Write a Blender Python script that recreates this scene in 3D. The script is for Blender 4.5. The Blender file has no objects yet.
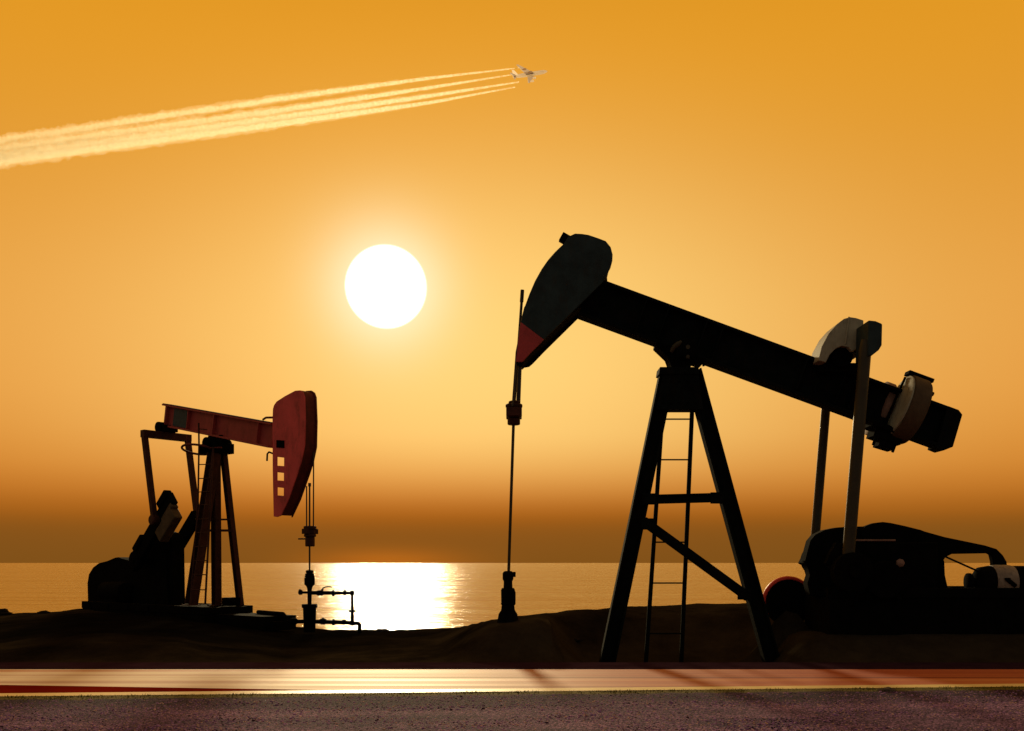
import bpy, math, random
import numpy as np
from mathutils import Vector, Matrix, noise as mnoise
from mathutils.geometry import tessellate_polygon

random.seed(7)
S = bpy.context.scene
COL = S.collection
R = math.radians
W_, H_ = 1024, 731
LENS = 35.0
F = W_ * LENS / 36.0                 # focal length in pixels
HY = 562.9                           # row of the horizon
EYE = 2.1                            # camera height above the road
CAM = Vector((0, 0, EYE))

# ------------------------------------------------------------------ materials
def nodes_of(m):
    m.use_nodes = True
    return m.node_tree.nodes, m.node_tree.links

def mat(name, base, rough=0.6, spec=0.25, metal=0.0, var=0.35, scale=3.0, dirt=None, dirt_amt=0.4, bump=0.15, bscale=25.0):
    """painted / rusty metal with uneven tone, blotches of dirt and a fine bump"""
    m = bpy.data.materials.new(name); n, l = nodes_of(m)
    p = n['Principled BSDF']
    tc = n.new('ShaderNodeTexCoord')
    nz = n.new('ShaderNodeTexNoise'); nz.inputs['Scale'].default_value = scale; nz.inputs['Detail'].default_value = 8; nz.inputs['Roughness'].default_value = .65
    l.new(tc.outputs['Object'], nz.inputs['Vector'])
    rmp = n.new('ShaderNodeValToRGB')
    b = base
    rmp.color_ramp.elements[0].position = .3; rmp.color_ramp.elements[1].position = .72
    rmp.color_ramp.elements[0].color = (b[0]*(1-var), b[1]*(1-var), b[2]*(1-var), 1)
    rmp.color_ramp.elements[1].color = (min(1, b[0]*(1+var)), min(1, b[1]*(1+var)), min(1, b[2]*(1+var)), 1)
    l.new(nz.outputs['Fac'], rmp.inputs['Fac'])
    col = rmp.outputs['Color']
    if dirt:
        mp = n.new('ShaderNodeMapping'); mp.inputs['Scale'].default_value = (1.3, 1.3, .5)
        l.new(tc.outputs['Object'], mp.inputs['Vector'])
        n2 = n.new('ShaderNodeTexNoise'); n2.inputs['Scale'].default_value = scale*1.7; n2.inputs['Detail'].default_value = 10; n2.inputs['Roughness'].default_value = .75
        l.new(mp.outputs['Vector'], n2.inputs['Vector'])
        r2 = n.new('ShaderNodeValToRGB'); r2.color_ramp.elements[0].position = .5; r2.color_ramp.elements[1].position = .68
        r2.color_ramp.elements[1].color = (dirt_amt, dirt_amt, dirt_amt, 1)
        l.new(n2.outputs['Fac'], r2.inputs['Fac'])
        mx = n.new('ShaderNodeMix'); mx.data_type = 'RGBA'
        l.new(r2.outputs['Color'], mx.inputs['Factor'])
        l.new(col, mx.inputs['A']); mx.inputs['B'].default_value = (*dirt, 1)
        col = mx.outputs['Result']
    l.new(col, p.inputs['Base Color'])
    p.inputs['Roughness'].default_value = rough
    p.inputs['Metallic'].default_value = metal
    p.inputs['Specular IOR Level'].default_value = spec
    if bump:
        n3 = n.new('ShaderNodeTexNoise'); n3.inputs['Scale'].default_value = bscale; n3.inputs['Detail'].default_value = 6
        l.new(tc.outputs['Object'], n3.inputs['Vector'])
        bp = n.new('ShaderNodeBump'); bp.inputs['Strength'].default_value = bump; bp.inputs['Distance'].default_value = .02
        l.new(n3.outputs['Fac'], bp.inputs['Height']); l.new(bp.outputs['Normal'], p.inputs['Normal'])
    return m

RUST = (.055, .022, .010)
M = {
 'beamred': mat('weathered_brown_red_paint', (.36, .052, .040), .6, .2, var=.22, scale=1.6, dirt=(.10, .02, .016), dirt_amt=.55),
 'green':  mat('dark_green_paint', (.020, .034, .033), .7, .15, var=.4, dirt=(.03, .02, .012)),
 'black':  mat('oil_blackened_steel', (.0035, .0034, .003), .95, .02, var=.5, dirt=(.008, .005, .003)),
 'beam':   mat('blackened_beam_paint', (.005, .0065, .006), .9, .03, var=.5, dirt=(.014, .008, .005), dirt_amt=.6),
 'redtip': mat('faded_red_paint', (.42, .055, .05), .65, .15, var=.2, dirt=(.2, .03, .025)),
 'grey':   mat('weathered_grey_paint', (.33, .30, .19), .7, .2, var=.2, scale=2.5, dirt=(.10, .07, .04), dirt_amt=.5),
 'brown':  mat('greasy_brown_steel', (.036, .028, .010), .5, .22, var=.3, dirt=RUST),
 'rosy':   mat('rusty_pink_iron', (.24, .13, .085), .7, .2, var=.3, dirt=RUST),
 'red':    mat('red_pump_paint', (.68, .080, .076), .6, .2, var=.2, scale=1.6, dirt=(.28, .04, .034), dirt_amt=.8),
 'darkred':mat('grimy_red_paint', (.12, .018, .012), .65, .15, var=.35, dirt=(.03, .012, .008), dirt_amt=.7),
 'legred': mat('grimy_brown_red_paint', (.056, .017, .009), .65, .12, var=.4, dirt=(.02, .011, .007), dirt_amt=.8),
 'teal':   mat('faded_teal_panel', (.025, .05, .05), .6, .2, var=.5, scale=8),
 'ochre':  mat('dusty_ochre_iron', (.085, .055, .026), .75, .15, var=.3, dirt=RUST),
 'beige':  mat('dusty_beige_enamel', (.25, .19, .125), .6, .25, var=.25, scale=5, dirt=(.03, .02, .012), dirt_amt=.8),
 'cable':  mat('steel_cable', (.03, .024, .018), .5, .3, var=.2, scale=20),
 'brightred': mat('bright_red_guard', (.80, .06, .03), .5, .25, var=.15),
}

# ------------------------------------------------------------------ mesh building
class MB:
    def __init__(s): s.v = []; s.f = []; s.mi = []; s.cur = 0
    def add(s, vs, fs):
        o = len(s.v); s.v += [tuple(p) for p in vs]
        for f in fs: s.f.append([i+o for i in f]); s.mi.append(s.cur)
        return s
    def box(s, a, b):
        (x0, y0, z0), (x1, y1, z1) = a, b
        v = [(x0,y0,z0),(x1,y0,z0),(x1,y1,z0),(x0,y1,z0),(x0,y0,z1),(x1,y0,z1),(x1,y1,z1),(x0,y1,z1)]
        return s.add(v, [(3,2,1,0),(4,5,6,7),(0,1,5,4),(1,2,6,5),(2,3,7,6),(3,0,4,7)])
    def plate(s, pts, y0, y1, holes=()):
        """outline in local XZ, extruded along Y"""
        def area(q): return sum(q[i][0]*q[(i+1)%len(q)][1]-q[(i+1)%len(q)][0]*q[i][1] for i in range(len(q)))
        loops = [list(pts)] + [list(h) for h in holes]
        if area(loops[0]) < 0: loops[0].reverse()
        for h in loops[1:]:
            if area(h) > 0: h.reverse()
        flat = [p for q in loops for p in q]; n = len(flat)
        tris = tessellate_polygon([[Vector((p[0], p[1], 0)) for p in q] for q in loops])
        v = [(p[0], y0, p[1]) for p in flat] + [(p[0], y1, p[1]) for p in flat]
        fs = []
        for t in tris:
            a = [flat[i] for i in t]
            t = list(t)
            if area(a) < 0: t.reverse()
            fs.append(t); fs.append([i+n for i in reversed(t)])
        o = 0
        for q in loops:
            k = len(q)
            for i in range(k):
                j = (i+1) % k
                fs.append([o+i, o+i+n, o+j+n, o+j])
            o += k
        return s.add(v, fs)
    def section(s, p0, p1, prof, up=(0,1,0)):
        """extrude a closed 2-D profile (in-plane side, up) from p0 to p1"""
        p0, p1 = Vector(p0), Vector(p1); d = (p1-p0).normalized(); u = Vector(up); u = (u-d*u.dot(d)).normalized(); sd = u.cross(d)
        n = len(prof)
        v = [p0+sd*a+u*b for a, b in prof] + [p1+sd*a+u*b for a, b in prof]
        fs = [[i, (i+1)%n, (i+1)%n+n, i+n] for i in range(n)]
        tr = tessellate_polygon([[Vector((a, b, 0)) for a, b in prof]])
        fs += [list(reversed(t)) for t in tr] + [[i+n for i in t] for t in tr]
        return s.add(v, fs)
    def bar(s, p0, p1, w, h, up=(0,1,0)):
        return s.section(p0, p1, [(-w/2,-h/2),(w/2,-h/2),(w/2,h/2),(-w/2,h/2)], up)
    def hbar(s, p0, p1, w, h, t=.04, web=.03, up=(0,1,0)):
        a, b, c = w/2, h/2, web/2
        return s.section(p0, p1, [(-a,-b),(-a+t,-b),(-a+t,-c),(a-t,-c),(a-t,-b),(a,-b),(a,b),(a-t,b),(a-t,c),(-a+t,c),(-a+t,b),(-a,b)], up)
    def path(s, pts, radii, n=14, caps=True):
        pts = [Vector(p) for p in pts]; k = len(pts)
        if not hasattr(radii, '__len__'): radii = [radii]*k
        o = len(s.v); ref = None; vs = []; fs = []
        for i, p in enumerate(pts):
            d = (pts[min(i+1, k-1)]-pts[max(i-1, 0)])
            if d.length < 1e-9: d = Vector((0,0,1))
            d.normalize()
            if ref is None: ref = Vector((0,1,0)) if abs(d.y) < .9 else Vector((1,0,0))
            a = (ref-d*ref.dot(d)).normalized(); ref = a; b = d.cross(a)
            for j in range(n):
                t = 2*math.pi*j/n
                vs.append(p+(a*math.cos(t)+b*math.sin(t))*radii[i])
        for i in range(k-1):
            for j in range(n):
                fs.append([i*n+j, i*n+(j+1)%n, (i+1)*n+(j+1)%n, (i+1)*n+j])
        if caps:
            fs.append(list(range(n))[::-1]); fs.append([(k-1)*n+j for j in range(n)])
        return s.add(vs, fs)
    def tube(s, p0, p1, r, n=14, r1=None): return s.path([p0, p1], [r, r if r1 is None else r1], n)
    def lathe(s, p0, ax, prof, n=24):
        """profile of (distance along axis, radius); straight axis"""
        p0 = Vector(p0); ax = Vector(ax).normalized()
        ref = Vector((0,1,0)) if abs(ax.y) < .9 else Vector((1,0,0))
        a = (ref-ax*ref.dot(ax)).normalized(); b = ax.cross(a); vs = []; fs = []; k = len(prof)
        for t, r in prof:
            for j in range(n):
                q = 2*math.pi*j/n; vs.append(p0+ax*t+(a*math.cos(q)+b*math.sin(q))*r)
        for i in range(k-1):
            for j in range(n): fs.append([i*n+j, i*n+(j+1)%n, (i+1)*n+(j+1)%n, (i+1)*n+j])
        fs.append(list(range(n))[::-1]); fs.append([(k-1)*n+j for j in range(n)])
        return s.add(vs, fs)
    def build(s, name, m, parent=None, bevel=0, smooth=True):
        me = bpy.data.meshes.new(name); me.from_pydata(s.v, [], s.f)
        for q in (m if isinstance(m, (list, tuple)) else [m]): me.materials.append(q)
        me.polygons.foreach_set('material_index', s.mi)
        if smooth:
            me.shade_smooth(); me.set_sharp_from_angle(angle=R(35))
        o = bpy.data.objects.new(name, me); COL.objects.link(o)
        if parent: o.parent = parent
        if bevel:
            b = o.modifiers.new('bevel', 'BEVEL'); b.width = bevel; b.segments = 2; b.limit_method = 'ANGLE'; b.angle_limit = R(40)
        return o

def tag(o, label, cat, group=None):
    o['label'] = label; o['category'] = cat
    if group: o['group'] = group
    return o
def thing(name, label, cat, loc, rz=0, group=None):
    o = bpy.data.objects.new(name, None); COL.objects.link(o); o.empty_display_size = .3
    o.location = loc; o.rotation_euler = (0, 0, rz)
    return tag(o, label, cat, group)
def struct(o, kind='structure'): o['kind'] = kind; return o

class Rig:
    """a machine's own frame: where a sight line meets one of its upright planes"""
    def __init__(s, px, depth, z, a):
        s.O = Vector(((px-512)/F*depth, depth, z)); s.a = a
        s.u = Vector((math.cos(a), math.sin(a), 0)); s.w = Vector((-math.sin(a), math.cos(a), 0))
    def ray(s, px, py): return Vector(((px-512)/F, 1, (HY-py)/F))
    def local(s, p): q = p-s.O; return Vector((q.dot(s.u), q.dot(s.w), q.z))
    def p(s, px, py, Y=0.0):
        d = s.ray(px, py); t = (Y-(CAM-s.O).dot(s.w))/d.dot(s.w)
        return s.local(CAM+d*t)
    def q(s, px, py, Y=0.0): r = s.p(px, py, Y); return (r.x, r.z)
    def poly(s, pts, Y=0.0): return [s.q(a, b, Y) for a, b in pts]

# ------------------------------------------------------------------ big pump jack (right)
GB = 'pump jacks by the sea'
g = Rig(684, 23.0, -.3, 0.0)
big = thing('pump_jack', 'large black pump jack with a red-tipped horse head and tall A-frame, nearest the road', 'pump jack', g.O, g.a, GB)
k = 23.0/F                            # metres per pixel in its middle plane

# horse head
YN = -.55
face = [(516,361.6),(518,341),(520.8,322),(524.6,307),(529.4,294),(535,281),(541.7,269),(548,260),(555,252),(564,243.4),
        (568.5,236.5),(575,233.5),(582,233.8),(588.5,234.8),(598,238),(605.8,241),(610.7,247),(612.7,254.5),(612.4,261),(610.5,268),(603,281.6),(583.6,301),(544,339.5),(529.4,354),(522.5,361.8)]
P = g.poly(face, YN)
cx = sum(p[0] for p in P)/len(P); cz = sum(p[1] for p in P)/len(P)
b = MB()
tip = [(516,361.6),(518,341),(520.8,322),(544,339.5),(529.4,354),(522.5,361.8)]
rest = face[2:23]
b.cur = 1; b.plate(g.poly(tip, YN), YN, YN+.05)
b.cur = 0; b.plate(g.poly(rest, YN), YN, YN+.05)
back = g.poly(face[1:20]+[(611.5,262),(612,270),(604,285),(584,304),(545,342.5),(534,354),(530,357.5),(524,358.5),(520,357)], YN)
b.cur = 2
b.plate([(cx+(x-cx)*.985, cz+(z-cz)*.985) for x, z in P], YN+.052, .5)
b.plate(back, .502, .55)
head = b.build('horse_head', [M['green'], M['redtip'], M['black']], big, .012)
# lifting lug on its crown
b = MB(); b.bar(g.p(562.5,243,-.3), g.p(567,235,-.3), .2, .16); b.build('lifting_lug', M['black'], head, .01)

# walking beam
b = MB()
t0, t1 = g.p(585,297.6), g.p(947,430.3)
d = (t1-t0).normalized()
b.hbar(t0, t1, 40.5*k, .46, .07, .05)
for px, py in ((640,317.5),(662,325.4),(700,339),(716,345),(800,375),(838,389),(852,394),(940,425)):
    c = g.p(px, py); nrm = Vector((-d.z, 0, d.x))
    for sgn in (-1, 1):
        b.bar(c-nrm*.40+Vector((0,sgn*.12,0)), c+nrm*.40+Vector((0,sgn*.12,0)), .03, .2)
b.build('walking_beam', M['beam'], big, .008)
b = MB()
b.plate(g.poly([(948,405.8),(958.8,409.8),(962.5,414.5),(953,446.8),(943.5,450.6),(936,447.6)], -.24), -.24, .24)
b.build('beam_end_plate', M['beam'], big, .01)

# saddle bearing
b = MB()
b.plate(g.poly([(657,341),(705,359),(703,364),(694,361.5),(690,368),(672,368),(668,357),(656,345.5)], -.25), -.25, .25)
b.lathe(g.p(683,353)-Vector((0,.5,0)), (0,1,0), [(0,.16),(.04,.24),(.3,.25),(.7,.25),(.96,.24),(1.0,.16)])
for px, py in ((661,346),(668,349),(697,360.5),(703,362.5)):
    c = g.p(px, py, -.2); b.lathe(c-Vector((0,.06,0)), (0,0,1), [(-.1,.03),(.1,.03)], 8)
sb = b.build('saddle_bearing', M['black'], big, .012)
b = MB(); b.path([g.p(671,352,-.42), g.p(674,347,-.46), g.p(678,344,-.48), g.p(681.5,341.5,-.48)], [.04,.06,.06,.03], 10)
b.lathe(g.p(687.5,347.5,-.46), (0,-1,0), [(0,.05),(.06,.05)], 10); b.lathe(g.p(687.5,357,-.46), (0,-1,0), [(0,.05),(.06,.04)], 10)
b.build('grease_fitting', M['brown'], sb)

# samson post
b = MB()
b.plate(g.poly([(664,367.5),(697.5,367.5),(703,409.6),(656,409.6)], -.2), -.22, .22)
b.plate(g.poly([(660,367),(698.5,367),(699.5,374),(659,374)], -.25), -.26, .26)
for ex in np.linspace(663,696,5):
    for py in (381, 403):
        c = g.p(float(ex), py, -.22); b.lathe((c.x,-.215,c.z), (0,-1,0), [(0,.03),(.04,.026)], 6)
b.build('post_cap', M['beam'], big, .008)
def leg(a, c, w=15.2):
    bb = MB(); bb.hbar(g.p(*a), g.p(*c), w*k, .34, .045, .04)
    f = g.p(*c); bb.box((f.x-.32, -.3, f.z-.03), (f.x+.32, .3, f.z+.02))
    return bb.build('leg', M['beam'], big, .008)
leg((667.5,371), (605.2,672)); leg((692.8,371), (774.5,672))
b = MB(); b.hbar(g.p(646,499.5), g.p(721,497.5), 9*k, .2, .03, .03); b.build('cross_brace', M['beam'], big, .006)
b = MB(); b.bar(g.p(643.5,521), g.p(748,597), 9.5*k, .12); b.build('diagonal_brace', M['beam'], big, .008)

for px, py in ((649,499),(717,498),(648,524),(744,594)):
    b = MB(); c = g.p(px, py, -.18); b.box((c.x-.15,-.20,c.z-.13),(c.x+.15,-.172,c.z+.13))
    for ex in (-.09,.09):
        for ez in (-.08,.08): b.lathe((c.x+ex,-.199,c.z+ez), (0,-1,0), [(0,.025),(.03,.022)], 6)
    b.build('gusset_plate', M['beam'], big, .004)
lad = MB()
tl, bl = g.p(662.5,411,.32), g.p(645.5,668,.75); tr, br = g.p(692,411,.32), g.p(681,668,.75)
lad.bar(tl, tr, .06, .06, (0,1,0))
ladder = lad.build('ladder', M['beam'], big)
for a, c in ((tl, bl), (tr, br)):
    MB().bar(a, c, .095, .07).build('rail', M['beam'], ladder, .006)
for py in (419, 459, 500, 541, 582, 633):
    t = (py-411)/(668-411)
    MB().tube(tl.lerp(bl, t), tr.lerp(br, t), .018, 8).build('rung', M['beam'], ladder)

# equalizer, pitman arms
b = MB()
arch = [(817.5,361),(821,347),(828,334),(836,325),(843,319.5),(849,317.8),(855,318.6),(862.5,321),(862.5,346),(851,352),(847.5,347.5),(841,346.5),(835,349),(829,355),(825,363)]
b.plate(g.poly(arch, -.55), -.62, -.22)
b.plate([(x-.02, z-.02) for x, z in g.poly(arch, -.3)], -.22, .3)
b.plate(g.poly([(845.6,318.6),(847,318.6),(843.5,346),(842,346)], -.45), -.645, -.62)
eq = b.build('equalizer', M['grey'], big, .02)
b = MB()
b.plate(g.poly([(868.5,320),(876,320.8),(882.5,323.5),(882,345),(879,350),(872,355.5),(867.5,356.5)], -1.42), -1.42, -.64)
c = g.p(857,349,0); b.tube((c.x, -.7, c.z), (c.x, 1.25, c.z), .16)
b.build('equalizer_end', M['green'], eq, .03)
b = MB(); c = g.p(840,358,-.3)
b.lathe((c.x,-.5,c.z), (0,1,0), [(0,.1),(.03,.24),(.5,.26),(.97,.24),(1,.1)])
b.box((c.x-.45,-.35,c.z-.32),(c.x+.45,.35,c.z-.12))
b.build('equalizer_bearing', M['black'], eq, .01)
YP = -1.25
tp, bp = g.p(866,340,YP), g.p(848,560,YP)
for Y in (YP, 1.25):
    b = MB(); a = Vector((tp.x, Y, tp.z)); c = Vector((bp.x, Y, bp.z))
    rp = .132 if Y < 0 else .108
    b.path([a, a.lerp(c, .04), a.lerp(c, .97), c], [.10, rp, rp, rp], 24)
    b.build('pitman_arm', M['brown'], big)
    if Y < 0:
        c = g.p(851,572,YP); b = MB(); b.lathe(c-Vector((0,.22,0)), (0,1,0), [(0,.36),(.03,.43),(.3,.43),(.33,.40)], 36); b.lathe(c-Vector((0,.30,0)), (0,1,0), [(0,.12),(.09,.13)], 12); b.build('wrist_pin', M['black'], big)

# tail weight clamped on the beam
cw = g.p(908,410.5,-.18)
b = MB(); b.lathe(cw-d*.26, d, [(0,.60),(.015,.70),(.04,.77),(.40,.77),(.44,.74),(.46,.55)], 40)
tw = b.build('beam_weight', M['ochre'], big)  # the rim's shade is put into this darker ochre
b = MB(); b.lathe(cw-d*.29, d, [(0,.66),(.015,.735),(.05,.735),(.06,.7)], 40); b.build('weight_face', M['grey'], tw)
b = MB(); b.lathe(cw-d*.52+Vector((0,.74,0))+Vector((-d.z,0,d.x))*.0, d, [(0,.60),(.03,.66),(.2,.66),(.23,.6)], 32); b.build('weight_plate', M['rosy'], tw)
b = MB()
nrm = Vector((-d.z, 0, d.x))
lo = cw-nrm*.62-d*.12
b.bar(lo-d*.62, lo+d*.22, .10, .7); b.bar(lo-d*.5-nrm*.15, lo+d*.15-nrm*.13, .22, .5); b.bar(lo-d*.3-nrm*.32, lo+d*.06-nrm*.30, .18, .4)
hi = cw+nrm*.80
b.bar(hi-d*.32, hi+d*.28, .09, .3)
for e in (-.42, -.2, .05): b.tube(lo+d*e-nrm*.45+Vector((0,-.2,0)), lo+d*e+nrm*.1+Vector((0,-.2,0)), .035, 8)
b.tube(hi-d*.32-nrm*.1, cw-d*.4-nrm*.5, .03, 8)
b.lathe(cw+d*.16+nrm*.42+Vector((0,-.42,0)), d, [(0,.05),(.12,.05)], 8)
b.build('weight_clamp', M['black'], tw, .01)

# gear reducer, belt guard, motor, skid
b = MB()
gear = [(806,596),(803,583),(805.5,575),(803,566),(800.5,562),(803,552),(806,541),(811,535),(820,530.5),(832,528),(846,527),(858,527),(870,530),(884,536),(900,540),(936,556),(938,562),(938.5,575),(941.5,588),(941.5,596)]
b.plate(g.poly(gear, .12), -.25, .15)
b.box((g.q(838,0,0)[0],-.7,g.q(0,592,0)[1]),(g.q(925,0,0)[0],.5,g.q(0,543,0)[1]))
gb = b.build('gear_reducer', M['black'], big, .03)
b = MB(); b.bar(g.p(856,540.3,-.7), g.p(895,540.3,-.7), .04, .1); b.build('reducer_flange', M['rosy'], gb, .01)
b = MB(); b.lathe(g.p(900,563,-.7), (0,-1,0), [(0,.10),(.05,.09),(.08,.04)], 7); b.build('oil_gauge', M['rosy'], gb)
b = MB()
guard = [(862,531),(866,526),(874,523),(882,522),(890,523),(904,526),(920,530),(945,537),(985,545.3),(997,549),(1003,555),(1007,562),(1008,590),(993.5,590),(993.3,562),(991.5,554.5),(989,553.3),(952,554),(946,557),(940,566),(900,566),(866,566)]
b.plate(g.poly(guard, -.35), -.35, -.17)
b.plate(g.poly([(862,531),(866,526),(874,523),(882,522),(890,523),(904,526),(920,530),(930,534),(930,566),(866,566)], -.1), -.168, .1)
b.build('belt_guard', M['black'], big, .02)
b = MB(); b.tube(g.p(945,556.5,-.45), g.p(982,573,-.45), .022, 8); b.build('tie_rod', M['black'], big)
c = g.p(974,582,-.6)
b = MB(); b.lathe(c, (1,0,0), [(0,.14),(.03,.24),(.1,.33),(.3,.365),(1.5,.365),(1.62,.3),(1.68,.1)], 28)
for i in range(9): 
    t = R(-60+i*15+90)
    b.bar(c+Vector((.95,-.37*math.cos(t-R(90)),.37*math.sin(t-R(90)))), c+Vector((1.45,-.37*math.cos(t-R(90)),.37*math.sin(t-R(90)))), .02, .05)
b.box((c.x+.3,c.y-.25,c.z-.6),(c.x+1.4,c.y+.25,c.z-.25))
mo = b.build('motor', M['black'], big)
b = MB(); b.lathe(c+Vector((-.17,0,0)), (1,0,0), [(0,.14),(.02,.2),(.09,.2),(.11,.12),(.2,.08)], 24); b.build('pulley', M['black'], mo)
b = MB(); b.lathe(c+Vector((.34,0,0)), (1,0,0), [(0,.3),(.03,.375),(.12,.385),(.4,.385),(.5,.37),(.53,.3)], 28); b.build('motor_cover', M['beige'], mo)
b = MB(); b.box((c.x+.5,c.y-.41,c.z+.04),(c.x+.62,c.y-.35,c.z+.10)); b.tube(c+Vector((.56,-.40,.06)), c+Vector((.74,-.38,-.08)), .05, 8); b.build('terminal_box', M['black'], mo)
s0, s1 = g.p(803,588,.9), g.p(803,640,-1.0)
s0.z = g.p(806,588,-1.0).z
b = MB()
b.box((s0.x,-1.0,s0.z-.22),(s0.x+7.6,-.84,s0.z)); b.box((s0.x,.84,s0.z-.22),(s0.x+7.6,1.0,s0.z))
for i in range(6): b.box((s0.x+.1+i*1.45,-.838,s0.z-.2),(s0.x+.3+i*1.45,.838,s0.z-.02))
b.box((s0.x+.05,-.95,s1.z-.3),(s0.x+7.5,.95,s0.z-.222))
b.build('skid', M['black'], big, .015)
# cranks with their weights
pin = bp
sh = g.p(884,580,-1.0)
for Y, s_ in ((-.98, -1), (.98, 1)):
    b = MB(); a = Vector((pin.x, Y, pin.z)); c = Vector((sh.x, Y, sh.z)); dd = (c-a).normalized()
    b.bar(a-dd*.35, c+dd*.5, .52, .2)
    b.lathe(a-Vector((0,.12,0)), (0,1,0), [(0,.34),(.02,.37),(.22,.37),(.24,.34)], 28)
    b.lathe(c-Vector((0,.14,0)), (0,1,0), [(0,.4),(.02,.42),(.26,.42),(.28,.4)], 28)
    b.build('crank', M['black'], big, .015)
b = MB(); c = g.p(788,602.5,1.2); b.lathe(c-Vector((0,.12,0)), (0,1,0), [(0,.52),(.02,.56),(.22,.56),(.25,.52)], 40)
b.bar(c, g.p(850,590,1.2), .3, .15)
cwt = b.build('crank_weight', M['black'], big)
b = MB(); b.path([c+Vector((.575*math.cos(R(t)), 0, .575*math.sin(R(t)))) for t in range(30, 216, 6)], .07, 10); b.build('red_rim', M['brightred'], cwt)

# bridle, carrier bar and rod
b = MB()
for Y, xa, xb in ((-.22, 516.5, 512.6), (.2, 520.0, 518.2)):
    q0 = g.p(xa, 352 if Y < 0 else 356, Y); q1 = g.p(xb, 406, Y)
    front = [g.p(px+1.2, py, Y) for px, py in ((524,307),(520.3,322),(517.5,341))] if Y < 0 else []
    b.path(front+[q0, q1], .022 if Y < 0 else .05, 8)
b.build('bridle_cable', M['cable'], big)
b = MB(); b.tube(g.p(522.4,290), g.p(521.6,302), .045, 10); b.tube(g.p(521.6,302), g.p(514,408), .032, 8); b.tube(g.p(514,408), g.p(508.6,574), .036, 10)
b.build('polished_rod', M['brown'], big)
b = MB()
for (px, w), (py0, py1) in zip(((514.5,.14),(514,.20),(514,.16),(513.8,.15)), ((401,404),(404,408),(408.5,418),(418,425))):
    a = g.p(px, py1); c = g.p(px, py0)
    b.lathe(a, (0,0,1), [(0,w*.85),(.02,w),(c.z-a.z-.02,w),(c.z-a.z,w*.85)], 14)
a = g.p(514,417.5); b.box((a.x-.18,-.32,a.z),(a.x+.18,.32,a.z+.2))
b.build('carrier_bar', M['legred'], big, .01)

# wellhead of the big pump
a = g.O + g.p(508,619)
wh = thing('wellhead', 'squat black wellhead alone on the crest of the mound under the large pump rod', 'wellhead', (a.x, a.y, a.z-.05), 0, 'wellheads under the pump rods')
zz = lambda py: (619-py)*23.0/F + .05
b = MB(); b.lathe((0,0,-.1), (0,0,1), [(0,.27),(zz(614)+.1,.22),(zz(610)+.1,.16),(zz(605)+.1,.15)], 18); b.build('casing', M['black'], wh)
b = MB(); b.lathe((0,0,zz(605)), (0,0,1), [(0,.15),(.0+.03,.17),(.07,.155),(.09,.165),(zz(604)-zz(605)+.08,.165),(.1,.16),(zz(590)-zz(605),.165),(zz(588)-zz(605),.14)], 18)
b.lathe((.01,0,zz(606)), (0,0,1), [(0,.13),(.04,.165),(zz(592)-zz(606),.168),(zz(590)-zz(606),.13)], 8)
b.build('valve_body', M['black'], wh)
b = MB(); b.lathe((0,0,zz(588)), (0,0,1), [(0,.105),(.1,.10),(.16,.10),(.2,.125),(zz(573)-zz(588),.125),(zz(571)-zz(588),.08)], 16)
b.tube((.0,0,zz(576)), (.16,-.02,zz(574)), .05, 10); b.lathe((.13,-.02,zz(577)), (0,0,1), [(0,.05),(.12,.05)], 10)
b.build('stuffing_box', M['black'], wh)
b = MB(); b.lathe((0,0,zz(574.5)), (0,0,1), [(0,.09),(.03,.09)], 16); b.build('gland_ring', M['grey'], wh)

# ------------------------------------------------------------------ small pump jack (left)
h = Rig(216, 34.0, .12, R(-40))
sm = thing('pump_jack', 'smaller red pump jack turned the other way, farther off beside the water', 'pump jack', h.O, h.a, GB)
k2 = 34.0/F
HY0, HY1 = -.2, .2
out = [(273.6,516.5),(272.6,470),(272.4,420),(272.8,409),(274,405),(276.5,401.5),(285,396),(295,390.7),(300,390.3),(303,392.5),(304.5,397),(305.2,421),(304.4,446),(301.5,460),(297.5,473),(289,498),(281,515.5),(277,517)]
holes = []
for wx, wy, ww, wh_ in ((280.4,461.5,3.6,4.6),(280.3,476.5,3.5,4.3),(280.3,491.5,3.4,4.3)):
    holes.append([(wx-ww,wy-wh_),(wx+ww,wy-wh_+.8),(wx+ww,wy+wh_),(wx-ww,wy+wh_-.5)])
b = MB(); b.plate(h.poly(out, HY0), HY0, HY0+.035, [h.poly(q, HY0) for q in holes])
hd = b.build('horse_head', M['red'], sm, .006)
b = MB(); b.plate(h.poly([(276.8,440),(284.5,440.5),(284.5,448),(276.8,447.6)], HY0), HY0-.02, HY0-.001); b.build('cover_patch', M['black'], hd)
# curved cable track in front, with a raised far lip
arc = out[7:17]
A = h.poly(arc, HY0); cxx, czz = h.q(285,450,HY0)
def inset(q, m): 
    v = Vector((q[0]-cxx, q[1]-czz)); L = v.length; return (cxx+v.x*(L-m)/L, czz+v.y*(L-m)/L)
inner = [inset(q, .14) for q in A]
b = MB(); b.plate(A+inner[::-1], HY0+.036, HY1)
outer = [inset(q, -.05) for q in A]
b.plate(outer+[inset(q, .22) for q in A][::-1], HY1+.001, HY1+.06)
b.build('cable_track', M['darkred'], hd, .008)
b = MB()
for py in (402, 425, 470, 500): 
    pass
b.plate(h.poly([(272.5,416),(275.5,416),(275.5,452),(272.5,452)], HY0), HY0+.036, .2)
b.build('head_bracket', M['darkred'], hd, .01)
b = MB(); b.path([h.p(272.8,453.5,0), h.p(269,452,0), h.p(267.3,454,0), h.p(267,461,0)], .03, 8); b.build('latch_hook', M['black'], hd)
b = MB(); b.path([h.p(273,417.5,0), h.p(266,417.6,0), h.p(263,419.6,0)], .035, 8); b.build('safety_pin', M['darkred'], hd)

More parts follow.
